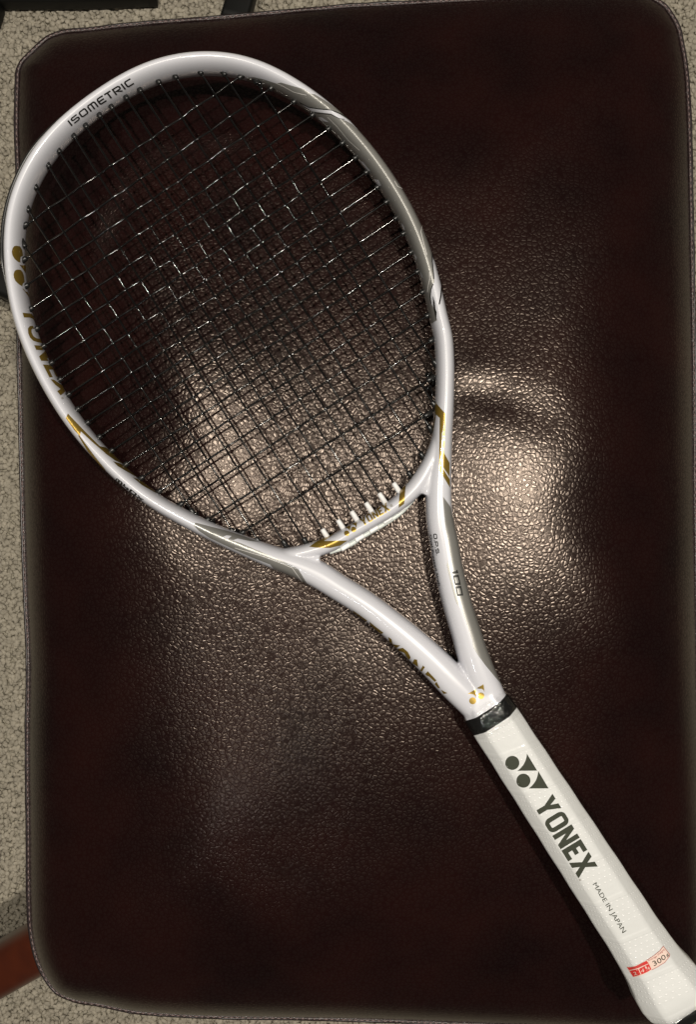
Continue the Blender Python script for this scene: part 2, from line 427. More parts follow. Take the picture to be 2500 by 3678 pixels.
for i, p in enumerate(Gs[1:]):
    f = i / len(Gs); tip = math.exp(-((f - .47) / .2)**2)
    ctr.append((p[0], p[1], 29.5 + 2.5 * max(0, f - .6) / .4, 12.5 - 0.6 * tip))
ctr += [(1593,1222,33.5,12.3),(1598,1300,33.5,12.3),(1598,1400,33.5,12.2),(1594,1490,35,12),(1588,1570,37,11.8),(1582,1650,41,11.6),(1577,1730,45,11.4),(1576,1800,46.5,11.4),(1581,1877,49,11.6),(1594,1944,50.5,11.8),(1609,2032,51,11.8),
 (1628,2116,51.5,11.8),(1651,2200,52,11.8),(1675,2276,53,11.8),(1694,2340,55,11.8),(1717,2405,57,11.6),(1748,2480,58,11),(1775,2540,58,10.5)]
ctr_s = spline(ctr, 9.0)
def sweep(C, sides=40, pw0=2.0):
    C = np.asarray(C); n = len(C); V = []; Fc = []
    Tg = np.gradient(C[:, :2], axis=0); Tg /= np.linalg.norm(Tg, axis=1)[:, None]
    Nm = np.stack([Tg[:, 1], -Tg[:, 0]], 1)
    for i in range(n):
        c = px(C[i, 0], C[i, 1]); nn = Vector((Nm[i, 0], -Nm[i, 1], 0)); wv = C[i, 2] * K; hv = C[i, 3] / 1000; z0 = (C[i, 4] / 1000 if C.shape[1] > 4 else 0)
        pw = pw0 + .45 * min(1, max(0, (C[i, 2] - 40) / 12))
        for k in range(sides):
            q = 2*math.pi*k/sides; cq, sq = math.cos(q), math.sin(q)
            cq = math.copysign(abs(cq)**(2/pw), cq); sq = math.copysign(abs(sq)**(2/pw), sq)
            V.append(c + nn * (wv * cq) + Vector((0, 0, hv * sq + z0)))
    for i in range(n - 1):
        for k in range(sides):
            Fc.append((i*sides+k, i*sides+(k+1) % sides, (i+1)*sides+(k+1) % sides, (i+1)*sides+k))
    Fc.append(tuple(range(sides))[::-1]); Fc.append(tuple((n-1)*sides+k for k in range(sides)))
    return V, Fc
bridge = spline([(985,2000,26,9),(1060,1990,28,9.2),(1125,1975,29,9.4),(1190,1953,29,9.6),(1255,1917,28.5,9.6),(1332,1872,28.5,9.6),(1403,1829,29,9.6),(1458,1785,31,9.5),(1507,1730,33,9.4),(1550,1650,28,9.4),(1580,1560,24,9)], 9)
web1 = spline([(1010,2010,30,8.5),(1080,2012,34,8.2),(1150,2006,15,7.5)], 9)
web2 = spline([(1590,1600,36,9),(1560,1690,44,8.5),(1535,1750,34,8),(1524,1778,14,7)], 9)
shaft_c = [(1640,2425),(1700,2487),(1743,2534),(1790,2604)]
def octo(c0, W, H, ux, flat=.52, rnd=0):
    """octagonal section round plan point c0; W, H half sizes; ux = unit plan normal"""
    a, b2 = W, H; fa = W * .36; fb = H * .42
    return [(c0 + ux * a_, z) for a_, z in ()]
def octa_sweep(stations, ncol, name=None, sub_=1):
    """stations: (x, y px, half width px, half height mm, plan normal) -> verts, faces; each facet cut into 3 columns"""
    V = []; Fc = []
    for (x, y, wv, hv, nn) in stations:
        c = px(x, y); W = wv * K; H = hv / 1000
        oc = [(W, H*.42), (W*.56, H), (-W*.56, H), (-W, H*.42), (-W, -H*.42), (-W*.56, -H), (W*.56, -H), (W, -H*.42)]
        for i in range(8):
            p, q = oc[i], oc[(i+1) % 8]
            for k in (.0, .14, .5, .86):
                a = p[0] + (q[0]-p[0])*k; z = p[1] + (q[1]-p[1])*k
                if k == .0:  # slightly rounded corner
                    a *= .985; z *= .985
                V.append(c + nn * a + Vector((0, 0, z)))
    m_ = 32
    for i in range(len(stations) - 1):
        for k in range(m_): Fc.append((i*m_+k, i*m_+(k+1) % m_, (i+1)*m_+(k+1) % m_, (i+1)*m_+k))
    Fc.append(tuple(range(m_))[::-1]); Fc.append(tuple((len(stations)-1)*m_+k for k in range(m_)))
    return V, Fc
AX = Vector((.5461, -.8377, 0)); NX = Vector((.8377, .5461, 0))     # along the handle (world), across it
shaft = [(1690,2458,66,9.6,NX),(1716,2496,76,10.8,NX),(1743,2536,86,12.0,NX),(1785,2600,89,12.5,NX)]
V, Fc = merge([sweep(ctr_s), sweep(bridge), sweep(web1), sweep(web2), octa_sweep(shaft, 0)])
me = mesh('frame', V, Fc, M_white)
frame = link('frame', me, rk)
rm = frame.modifiers.new('remesh', 'REMESH'); rm.mode = 'VOXEL'; rm.voxel_size = .00056; rm.adaptivity = 0; rm.use_smooth_shade = True
sm = frame.modifiers.new('smooth', 'SMOOTH'); sm.factor = .5; sm.iterations = 18
bpy.context.view_layer.update()
dg = bpy.context.evaluated_depsgraph_get()
ev = frame.evaluated_get(dg); m2 = bpy.data.meshes.new_from_object(ev)
frame.modifiers.clear(); frame.data = m2; m2.name = 'frame'
if not m2.materials: m2.materials.append(M_white)
m2.polygons.foreach_set('use_smooth', [True] * len(m2.polygons))
print('frame polys', len(m2.polygons))
Ng = smooth1(Nn, 3); Gg = smooth1(G, 2)
off = lambda i: float(np.interp(i, [10, 12, 17, 20, 40], [66, 73, 73, 63, 60]))
gp = [(Gg[i][0] + Ng[i][0]*off(i), Gg[i][1] + Ng[i][1]*off(i), 8.5 if 11 < i < 30 else 2.5, 5.0 if 11 < i < 30 else 2.5) for i in range(10, 32)]
link('bumper_guard', mesh('bumper_guard', *sweep(spline(gp, 9), 20, 3.0), M_grommet), rk)
def bvh_of(me):
    return BVHTree.FromPolygons([v.co.copy() for v in me.vertices], [tuple(p.vertices) for p in me.polygons])
BV_FRAME = bvh_of(m2)

# ------------------------------------------------------------------ printed marks: outlines laid onto a surface they are printed on
def hit(bv, x, y):
    o = Vector((0, 0, ZC)); d = Vector(((x - 1250) / F, (1839 - y) / F, -1)).normalized()
    return bv.ray_cast(o, d)
def decals(name, polys, *a, **k):
    for p in polys: decal(name, [p], *a, **k)
def decal(name, polys, m, parent, bv, grid=5.0, lift=.00012, label=None, maxjump=.0085):
    bm = bmesh.new()
    for loops in polys:
        if not isinstance(loops[0][0], (tuple, list)): loops = [loops]
        L3 = [[Vector((p[0], p[1], 0)) for p in lp] for lp in loops]
        tris = tessellate_polygon(L3); flat = [v for lp in L3 for v in lp]
        vs = [bm.verts.new(v) for v in flat]
        for tr in tris:
            try: bm.faces.new([vs[i] for i in tr])
            except ValueError: pass
    if not bm.faces: bm.free(); return None
    xs_ = [v.co.x for v in bm.verts]; ys_ = [v.co.y for v in bm.verts]
    for ax, lo, hi in ((0, min(xs_), max(xs_)), (1, min(ys_), max(ys_))):
        q = math.floor(lo / grid) * grid + grid * .37
        while q < hi:
            if q > lo:
                no_ = Vector((1, 0, 0)) if ax == 0 else Vector((0, 1, 0))
                bmesh.ops.bisect_plane(bm, geom=bm.verts[:] + bm.edges[:] + bm.faces[:], plane_co=no_ * q, plane_no=no_, dist=1e-5)
            q += grid
    dead = []; H = {}; P2 = {v: (v.co.x, v.co.y) for v in bm.verts}
    for v in bm.verts:
        h = hit(bv, *P2[v])
        if h[0] is not None: H[v] = h
    for v in bm.verts:
        if v in H: h = H[v]
        else:
            nb = [e.other_vert(v) for e in v.link_edges if e.other_vert(v) in H]
            if not nb: dead.append(v); continue
            q = min(nb, key=lambda n_: (P2[n_][0]-P2[v][0])**2 + (P2[n_][1]-P2[v][1])**2)
            lo, hi = 0.0, 1.0; h = H[q]          # walk out to where the surface turns away
            for _ in range(9):
                m_ = (lo + hi) / 2; t_ = hit(bv, P2[q][0] + (P2[v][0]-P2[q][0])*m_, P2[q][1] + (P2[v][1]-P2[q][1])*m_)
                if t_[0] is not None: lo = m_; h = t_
                else: hi = m_
        v.co = h[0] + h[1] * lift
    bmesh.ops.delete(bm, geom=dead, context='VERTS')
    for _ in range(3):                       # follow the curve where the surface turns steep
        long_ = [e for e in bm.edges if e.calc_length() > max(.0011, grid * K * 1.6) and e.calc_length() < maxjump]
        if not long_: break
        bmesh.ops.triangulate(bm, faces=[f for f in bm.faces if len(f.verts) > 4])
        r_ = bmesh.ops.subdivide_edges(bm, edges=[e for e in long_ if e.is_valid], cuts=1)
        for v in {g for g in r_['geom_inner'] if isinstance(g, bmesh.types.BMVert)}:
            n_ = bv.find_nearest(v.co)
            if n_[0] is not None: v.co = n_[0] + n_[1] * lift
    bad = [f for f in bm.faces if max((e.calc_length() for e in f.edges)) > maxjump + grid * K * 3]
    bmesh.ops.delete(bm, geom=bad, context='FACES')
    bmesh.ops.delete(bm, geom=[v for v in bm.verts if not v.link_faces], context='VERTS')
    for f in bm.faces:
        if f.normal.z < 0: f.normal_flip()
        f.smooth = True
    me = bpy.data.meshes.new(name); bm.to_mesh(me); bm.free(); me.materials.append(m)
    if not len(me.polygons): return None
    o = sub(name, me, parent)
    if label: o['label'] = label
    return o
def circle(cx, cy, r, n=28): return [(cx + r*math.cos(2*math.pi*k/n), cy + r*math.sin(2*math.pi*k/n)) for k in range(n)]
def stroke(P, wd, closed=False):
    """outline loops of a thick polyline (flat 2-D)"""
    P = [Vector((p[0], p[1])) for p in P]; n = len(P); Lf = []; Rt = []
    for i in range(n):
        a = P[i-1] if (closed or i > 0) else None; c = P[(i+1) % n] if (closed or i < n-1) else None
        d1 = (P[i]-a).normalized() if a is not None else None; d2 = (c-P[i]).normalized() if c is not None else None
        if d1 is None: d1 = d2
        if d2 is None: d2 = d1
        n1 = Vector((-d1.y, d1.x)); n2 = Vector((-d2.y, d2.x)); mm = n1 + n2
        if mm.length < .3: mm = n1
        mm.normalize(); k = min(1 / max(mm.dot(n1), .35), 2.2)
        Lf.append(tuple(P[i] + mm * (k*wd/2))); Rt.append(tuple(P[i] - mm * (k*wd/2)))
    if closed: return [Lf, Rt]
    return [Lf + Rt[::-1]]
# angular display alphabet, unit-height boxes: (advance, [polylines or ('c', closed polyline)])
SQ = {
 'I': (.22, [[(.11,0),(.11,1)]]),
 'S': (.95, [[(.06,.08),(.72,.08),(.86,.2),(.86,.42),(.74,.52),(.2,.52),(.08,.62),(.08,.82),(.2,.92),(.9,.92)]]),
 'O': (1.02, [('c', [(.2,.08),(.82,.08),(.92,.2),(.92,.8),(.82,.92),(.2,.92),(.09,.8),(.09,.2)])]),
 'M': (1.15, [[(.09,0),(.09,.8),(.2,.92),(.92,.92),(1.04,.8),(1.04,0)], [(.57,0),(.57,.9)]]),
 'E': (.9, [[(.9,.08),(.2,.08),(.09,.2),(.09,.8),(.2,.92),(.9,.92)], [(.12,.5),(.8,.5)]]),
 'T': (.85, [[(0,.92),(.85,.92)], [(.42,0),(.42,.88)]]),
 'R': (.98, [[(.09,0),(.09,.92),(.78,.92),(.9,.8),(.9,.56),(.78,.45),(.3,.45),(.92,.02)]]),
 'C': (.9, [[(.9,.08),(.2,.08),(.09,.2),(.09,.8),(.2,.92),(.9,.92)]]),
 'P': (.9, [[(.09,0),(.09,.92),(.76,.92),(.88,.8),(.88,.52),(.76,.4),(.14,.4)]]),
 '.': (.2, [[(.1,0),(.1,.16)]]),
 '4': (.95, [[(.12,.98),(.08,.42),(.95,.42)], [(.74,0),(.74,.75)]]),
 '0': (1.0, [('c', [(.09,.08),(.92,.08),(.92,.92),(.09,.92)])]),
 '1': (.42, [[(.05,.9),(.27,.92),(.27,0)]]),
 'X': (1.0, [[(.02,0),(.96,1)], [(.04,1),(.98,0)]]),
 'H': (.9, [[(.1,0),(.1,1)], [(.8,0),(.8,1)], [(.1,.5),(.8,.5)]]),
 ' ': (.4, []),
}
def poly_at(P, f):
    P = np.asarray(P, float); d = np.concatenate([[0], np.cumsum(np.linalg.norm(np.diff(P, axis=0), axis=1))])
    return np.array([np.interp(f * d[-1], d, P[:, 0]), np.interp(f * d[-1], d, P[:, 1])])
def band(base, top, asp):
    """map (s,t) with s in 0..asp, t in 0..1 into the strip between two polylines"""
    def f(p):
        a = poly_at(base, p[0] / asp); b_ = poly_at(top, p[0] / asp); q = a + (b_ - a) * p[1]; return (q[0], q[1])
    return f
def dense(lp, m=.12):
    out = []
    for i, p in enumerate(lp):
        q = lp[(i+1) % len(lp)]; n = max(1, int(math.hypot(q[0]-p[0], q[1]-p[1]) / m))
        out += [(p[0] + (q[0]-p[0])*k/n, p[1] + (q[1]-p[1])*k/n) for k in range(n)]
    return out
def sq_text(txt, base, top, wd=.19, gap=.2, slant=0.0, hv=1.0):
    polys = []; x = 0
    for ch in txt:
        adv, lines = SQ[ch]
        for ln in lines:
            closed = ln[0] == 'c'; P = ln[1] if closed else ln
            polys.append([[(u + x + slant * v, v) for u, v in lp] for lp in stroke(P, wd, closed)])
        x += adv + gap
    asp = x - gap + slant
    f = band(base, top, asp)
    return [[[f(p) for p in dense(lp)] for lp in loops] for loops in polys]
# bold condensed capitals of the maker's name, and its two-ball emblem
def bold(ch):
    t = .24
    if ch == 'Y': return .80, [[[(0,1),(.27,1),(.40,.66),(.53,1),(.80,1),(.52,.42),(.52,0),(.28,0),(.28,.42)]]]
    if ch == 'O':
        o = []; i_ = []
        for cx, cy, a0 in ((.48, .74, 0), (.26, .74, 90), (.26, .26, 180), (.48, .26, 270)):
            for k in range(6):
                q = math.radians(a0 + k*18); o.append((cx + .25*math.cos(q), cy + .27*math.sin(q)))
                i_.append((cx + (.25-t+.02)*math.cos(q), cy + (.27-t+.05)*math.sin(q)))
        return .74, [[o, i_]]
    if ch == 'N': return .74, [[[(0,0),(0,1),(.24,1),(.51,.42),(.51,1),(.74,1),(.74,0),(.51,0),(.23,.58),(.23,0)]]]
    if ch == 'E': return .60, [[[(0,0),(0,1),(.60,1),(.60,.79),(.25,.79),(.25,.61),(.52,.61),(.52,.41),(.25,.41),(.25,.21),(.60,.21),(.60,0)]]]
    if ch == 'X': return .86, [[[(0,0),(.29,.51),(.02,1),(.30,1),(.44,.70),(.58,1),(.85,1),(.57,.51),(.86,0),(.58,0),(.43,.31),(.28,0)]]]
def bold_text(txt, base, top, gap=.08):
    polys = []; x = 0
    for ch in txt:
        adv, pl = bold(ch)
        polys += [[[(u + x, v) for u, v in lp] for lp in loops] for loops in pl]; x += adv + gap
    f = band(base, top, x - gap)
    return [[[f(p) for p in dense(lp)] for lp in loops] for loops in polys]
def arcpoly(a, b_, bulge, n=10):
    """points from a to b_ bowed sideways by bulge * length"""
    a = Vector(a); b_ = Vector(b_); d = b_ - a; nn = Vector((-d.y, d.x)); out = []
    for k in range(n + 1):
        t_ = k / n; out.append(tuple(a + d * t_ + nn * (bulge * 4 * t_ * (1 - t_))))
    return out
def font_text(txt, base, top, bold_=0.0, wide=1.0):
    cu = bpy.data.curves.new('lettering', 'FONT'); cu.body = txt; cu.size = 1; cu.offset = bold_; cu.resolution_u = 3
    o = bpy.data.objects.new('lettering', cu); COL.objects.link(o); bpy.context.view_layer.update()
    dg = bpy.context.evaluated_depsgraph_get(); me = bpy.data.meshes.new_from_object(o.evaluated_get(dg))
    bpy.data.objects.remove(o); bpy.data.curves.remove(cu)
    co = np.array([v.co[:] for v in me.vertices]); fs = [tuple(p.vertices) for p in me.polygons]
    lo = co.min(0); hi = co.max(0); cap = .70
    f = band(base, top, 1.0)
    pts = [f(((c[0]-lo[0]) / (hi[0]-lo[0]), (c[1]) / cap)) for c in co]
    bpy.data.meshes.remove(me)
    return [[[pts[i] for i in q]] for q in fs]

c1 = crop(0, 850, 7.745); c2 = crop(0, 850, 3.873); cA = crop(200, 1400, 2.257); cB = crop(1400, 1450, 4.514)
cC = crop(1000, 1700, 2.257); cD = crop(1200, 2050, 2.257); cE = crop(1600, 2400, 2.633); cF = crop(600, 1800, 2.633)
cG = crop(250, 1500, 3.95); cH = crop(1450, 1900, 5.267); cI = crop(0, 120, 2.257); cJ = crop(1850, 2900, 2.633); cK2 = crop(2150, 3328, 4.514)
cL = crop(800, 1400, 2.257); cM = crop(1350, 750, 5.267); cN = crop(600, 120, 2.257)

# silver panels
decals('silver_panel', [[(886,279),(909,276),(942,283),(992,299),(1010,296),(1053,309),(1091,320),(1114,336),(1132,340),(1167,362),(1200,385),(1275,410),(1400,560),(1480,730),(1552,905),
  (1550,940),(1559,1000),(1561,1016),(1547,1054),(1551,1090),(1563,1116),(1571,1150),(1545,1165),(1520,1130),(1500,1000),(1430,830),(1290,600),(1180,470),(1060,370),(960,325),(886,292)]], M_silver, frame, BV_FRAME, grid=4, lift=.00018)
decals('silver_panel', [[(1591.6,1783.4),(1595,1826.6),(1601.6,1900),(1607.6,1941.8),(1617,1995),(1616.7,2006),(1604.7,2029),(1607.6,2042),(1611.4,2061),(1621,2099),(1636,2156),(1641.8,2169.6),(1660.7,2188.6),(1668,2213),(1687,2270),(1697,2300),(1700.6,2324.7),(1716,2351),(1745,2391),(1789,2444),(1801,2457),
  (1825,2440),(1770,2320),(1735,2200),(1700,2060),(1660,1950),(1640,1890),(1632,1871),(1623.7,1846.6),(1619,1822)]], M_silver, frame, BV_FRAME, grid=4, lift=.00018)
decals('silver_panel', [cF([(240,210),(270,205),(420,245),(560,280),(700,325),(870,388),(780,380),(665,355),(625,370),(575,358),(610,330),(560,325),(525,340),(700,400),(1100,570),(1237,637),(1330,787),(1270,752),(1010,640),(975,598),(800,530),(600,440),(400,345),(300,280),(245,225)])], M_silver, frame, BV_FRAME, grid=4, lift=.00018)
LF2 = .00027
decals('white_stripe', [[(1076,368),(1109.5,386),(1145,392.5),(1189,397),(1220,412),(1256,435),(1287,470),(1264,448),(1242,434.6),(1220,426),(1189,408),(1154,403.5),(1120.6,399)],
   cN([(1225,675),(1260,680),(1310,715),(1300,715),(1250,705)]),
   cM([(1080,950),(1120,1010),(1180,1180),(1225,1320),(1232,1420),(1220,1600),(1195,1800),(1175,1900),(1140,1800),(1090,1640),(1065,1790),(1045,1680),(1060,1520),(1085,1410),(1110,1400),(1090,1200)]),
   cM([(500,270),(540,330),(560,400),(540,395),(505,320)]), cM([(740,840),(780,920),(775,980),(745,900)]), cM([(850,1180),(900,1310),(880,1290),(855,1220)]),
   crop(1000, 420, 2.257)([(655,350),(690,365),(750,440),(725,430),(690,390)]), crop(1000, 420, 2.257)([(775,500),(815,510),(835,555),(815,555),(790,525)])], M_white, frame, BV_FRAME, grid=5, lift=LF2)
decals('black_stripe', [stroke(cN([(1075,558),(1150,596),(1240,610),(1330,622),(1405,655),(1490,705),(1545,775)]), 2.6)[0], stroke(cN([(1200,640),(1330,655),(1400,692),(1440,700)]), 2.2)[0],
   stroke(cM([(1062,840),(1120,960),(1190,1150),(1230,1330),(1240,1450),(1225,1650),(1200,1810)]), 4.5)[0], stroke(cM([(1060,860),(1062,1000),(1085,1180),(1100,1330)]), 3)[0],
   stroke(cM([(1090,1420),(1050,1540),(1040,1640),(1055,1790)]), 3)[0], cM([(1088,1650),(1120,1760),(1140,1900),(1160,1960),(1150,2107),(1120,1960),(1100,1850)])], M_black_ink, frame, BV_FRAME, grid=5, lift=.00036)
decals('pinstripe', [stroke(cM([(870,310),(850,440),(880,560),(930,740),(965,870)]), 2)[0], stroke(cN([(885,402),(930,420),(1030,475),(1130,500)]), 2)[0], stroke(cM([(1020,1200),(1025,1340),(1000,1450),(985,1580)]), 2)[0],
   stroke(cF([(640,440),(900,520),(1090,590),(1185,632),(1280,760)]), 2)[0], stroke(crop(1000, 420, 2.257)([(400,0),(480,80),(570,190),(660,270)]), 1.6)[0], stroke(crop(1000, 420, 2.257)([(940,520),(965,565),(1015,590)]), 1.8)[0]], M_line, frame, BV_FRAME, grid=6, lift=LF2)
# gold stripes
decals('gold_stripe', [cA([(95,192),(118,218),(200,338),(194,376),(150,330),(80,230)]), cA([(194,376),(300,520),(395,640),(418,684),(375,636),(260,502),(176,366)]), cA([(118,218),(235,340),(335,440),(440,535),(470,560),(405,520),(300,430),(200,338)])], M_gold, frame, BV_FRAME, grid=4)
decals('dark_gold_stripe', [cA([(340,455),(400,468),(470,515),(545,602),(480,575),(400,518)]), cA([(460,580),(520,598),(665,690),(668,716),(560,656),(500,620)]), cA([(620,710),(655,722),(830,815),(880,860),(800,832),(700,776)])], M_bronze, frame, BV_FRAME, grid=4)
decals('gold_stripe', [cB([(742,-45),(765,0),(900,155),(904,180),(866,420),(846,480),(838,1010),(975,1230),(978,1362),(804,1070),(806,800),(815,230),(757,180)]),
   cB([(906,186),(884,800),(970,960),(968,1182),(857,1010),(864,480),(872,430)])], M_gold, frame, BV_FRAME, grid=4)
decals('dark_gold_stripe', [stroke(cB([(738,20),(745,180),(705,420),(645,640),(548,880),(408,1110),(285,1290)]), 4.5)[0]], M_bronze, frame, BV_FRAME, grid=4)
decals('gold_stripe', [cB([(185,1355),(268,1283),(256,1390),(243,1560),(232,1622),(145,1688),(155,1530),(172,1410)])], M_gold, frame, BV_FRAME, grid=4)
decals('gold_stripe', [cC([(250,596),(300,560),(400,500),(492,452),(440,500),(370,550),(560,544),(500,585),(420,604),(300,603)])], M_gold, frame, BV_FRAME, grid=4)
# emblem and maker's name on the left of the head
decal('gold_emblem', [c1([(430,250),(540,270),(600,370),(622,500),(612,540),(560,560),(546,650),(552,722),(480,700),(390,620),(330,520),(312,420),(335,320),(380,265)]),
   c1([(522,775),(600,800),(700,790),(700,1020),(640,930),(580,850)]), c1([(480,915),(560,925),(620,1000),(655,1110),(668,1270),(630,1290),(608,1340),(605,1385),(500,1320),(410,1230),(368,1130),(360,1040),(390,960),(430,925)]),
   c1([(605,1445),(640,1455),(690,1525),(745,1540),(830,1740),(760,1640),(690,1550)])], M_gold, frame, BV_FRAME, grid=3)
decal('gold_lettering', [c2([(305,1058),(430,1072),(470,1130),(492,1205),(450,1142),(400,1125),(325,1125)]),
   c2([(450,1240),(405,1245),(380,1280),(385,1345),(410,1405),(455,1450),(520,1470),(583,1482),(565,1425),(500,1415),(455,1385),(430,1330),(430,1295),(445,1278),(470,1290)]),
   c2([(468,1510),(560,1518),(592,1582),(495,1575)]), c2([(535,1668),(622,1590),(668,1690),(645,1692),(672,1730),(565,1728)]),
   c2([(588,1780),(680,1783),(735,1830),(802,1947),(770,1945),(730,1850),(675,1850),(725,1955),(680,1960),(640,1880)]),
   c2([(695,1985),(740,1990),(860,2070),(897,2150),(880,2175),(835,2210),(787,2150),(835,2120),(760,2060)])], M_gold, frame, BV_FRAME, grid=3)
# bridge emblem and name
tri = lambda A, B, C_, bl: [A, B] + arcpoly(C_, A, bl)[0:-1]
decal('gold_emblem', [circle(*cL([(1006,1163)])[0], 9.6), circle(*cL([(1061,1132)])[0], 9.6),
   cL([(986,1122),(1040,1096),(1030,1150),(1022,1130),(1008,1122)]), cL([(1040,1092),(1090,1070),(1084,1126),(1076,1102),(1060,1094)])], M_gold, frame, BV_FRAME, grid=3)
decal('gold_lettering', bold_text('YONEX', cL([(1137,1108),(1250,1040),(1362,975)]), cL([(1108,1050),(1220,985),(1330,912)])), M_gold, frame, BV_FRAME, grid=3)
# left throat arm: emblem and name whose lower part wraps out of sight
decal('gold_lettering', [cD([(150,318),(272,404),(242,412),(205,385),(170,352)]), cD([(285,410),(340,455),(402,502),(385,512),(340,492),(305,460)]),
   cD([(440,534),(468,556),(476,594),(537,605),(498,632),(470,605),(450,577)]), cD([(518,632),(560,624),(600,658),(622,700),(614,722),(590,700),(570,665),(545,655),(530,650)]),
   cD([(636,748),(652,716),(674,720),(684,780)]), cD([(700,806),(722,768),(738,780),(714,818)]), cD([(740,836),(762,814),(832,888),(818,900),(770,855),(756,852)]),
   cD([(818,918),(832,898),(862,952),(846,950)]), cD([(868,964),(922,992),(890,998)])], M_gold, frame, BV_FRAME, grid=3)
# shaft emblem
decal('gold_emblem', [circle(*cE([(259,308)])[0], 12.4), circle(*cE([(338,260)])[0], 12),
   cE([(212,242),(290,197),(293,284),(284,262),(268,250),(245,244)]), cE([(296,190),(362,152),(372,228),(362,205),(344,195),(322,194)])], M_gold, frame, BV_FRAME, grid=3)
# black print on the frame
decal('black_lettering', sq_text('ISOMETRIC', cI([(572,750),(640,697),(700,653),(830,565),(960,483),(1084,405)]), cI([(540,710),(665,612),(800,515),(930,435),(1050,362)])), M_black_ink, frame, BV_FRAME, grid=3, lift=.0003)
decal('black_lettering', sq_text('M40X', cG([(643,884),(740,965),(850,1050),(1012,1170)]), cG([(668,856),(775,935),(890,1030),(1052,1162)]), wd=.27, slant=-.15), M_black_ink, frame, BV_FRAME, grid=3, lift=.0003)
decal('black_lettering', sq_text('O.P.S.', cH([(570,90),(590,240),(612,400),(628,500)]), cH([(632,88),(652,240),(675,400),(690,490)]), wd=.2, gap=.12), M_black_ink, frame, BV_FRAME, grid=3, lift=.0003)
decal('black_lettering', font_text('Oval Pressed Shaft', cH([(500,103),(530,330),(565,560),(610,780),(672,1092)]), cH([(541,103),(570,330),(602,560),(644,770),(706,1076)]), .012), M_black_ink, frame, BV_FRAME, grid=3, lift=.0003)
decal('black_lettering', sq_text('100', cH([(912,780),(965,1010),(1022,1272)]), cH([(1012,766),(1065,1000),(1122,1258)]), wd=.24, gap=.16), M_black_ink, frame, BV_FRAME, grid=3, lift=.0003)
decals('registered_mark', [circle(*c2([(860,2247)])[0], 4.5), circle(*cL([(1368,940)])[0], 5.5)], M_mark, frame, BV_FRAME, grid=3)

# ------------------------------------------------------------------ strings
LB = {3: (1095,1942), 4: (1021.5,1951), 5: (926,1941), 6: (835,1908), 8: (690,1838)}
RBt = {3: (1472,1704), 4: (1516,1636), 5: (1545,1538), 6: (1558,1452), 8: (1563,1304)}
W6 = [(1166,1914),(1222,1881),(1271,1850),(1323,1819),(1370.5,1785),(1422.5,1748)]
mains = []
for idx in (8, 6, 5, 4, 3): mains.append((GL[idx], LB[idx]))
mains += [(GL[2], W6[0]), (GL[1], W6[1]), (GL[0], W6[2]), (GR[0], W6[3]), (GR[1], W6[4]), (GR[2], W6[5])]
for idx in (3, 4, 5, 6, 8): mains.append((GR[idx], RBt[idx]))
crosses = [(GL[i], GR[i]) for i in [7] + list(range(9, 25))]
crosses += [((742,1868), (1545,1362)), ((868,1914), (1534,1490))]
def isect(a, b_):
    p, q = np.array(a[0]), np.array(a[1]); r, s_ = np.array(b_[0]), np.array(b_[1])
    d1 = q - p; d2 = s_ - r; den = d1[0]*d2[1] - d1[1]*d2[0]
    t_ = ((r - p)[0]*d2[1] - (r - p)[1]*d2[0]) / den; u_ = ((r - p)[0]*d1[1] - (r - p)[1]*d1[0]) / den
    return t_, u_
AMP = .00066; SR = .00063
def string_pts(seg, xs_):
    """seg end points in px; xs_ = sorted list of (t, sign) crossings"""
    L_ = math.hypot(seg[1][0]-seg[0][0], seg[1][1]-seg[0][1]); ext = 30 / L_
    keys = [(-ext, 0)] + xs_ + [(1 + ext, 0)]
    pts = []
    for i in range(len(keys) - 1):
        (t0, s0), (t1, s1) = keys[i], keys[i+1]; n = 7
        for k in range(n):
            f = k / n; z = s0 + (s1 - s0) * (.3 * (.5 - .5*math.cos(math.pi*f)) + .7 * f)
            t_ = t0 + (t1 - t0) * f
            p = px(seg[0][0] + (seg[1][0]-seg[0][0])*t_, seg[0][1] + (seg[1][1]-seg[0][1])*t_); p.z = z * AMP; pts.append(p)
    t_ = keys[-1][0]; p = px(seg[0][0] + (seg[1][0]-seg[0][0])*t_, seg[0][1] + (seg[1][1]-seg[0][1])*t_); pts.append(p)
    return pts
for i, a in enumerate(mains):
    xs_ = sorted((isect(a, c)[0], 1 if (i + j) % 2 else -1) for j, c in enumerate(crosses) if 0 < isect(a, c)[0] < 1 and 0 < isect(a, c)[1] < 1)
    link('main_string', mesh('main_string', *tube(string_pts(a, xs_), SR, 7), M_string), rk)
for j, c in enumerate(crosses):
    xs_ = sorted((isect(a, c)[1], -1 if (i + j) % 2 else 1) for i, a in enumerate(mains) if 0 < isect(a, c)[0] < 1 and 0 < isect(a, c)[1] < 1)
    link('cross_string', mesh('cross_string', *tube(string_pts(c, xs_), SR, 7), M_string), rk)
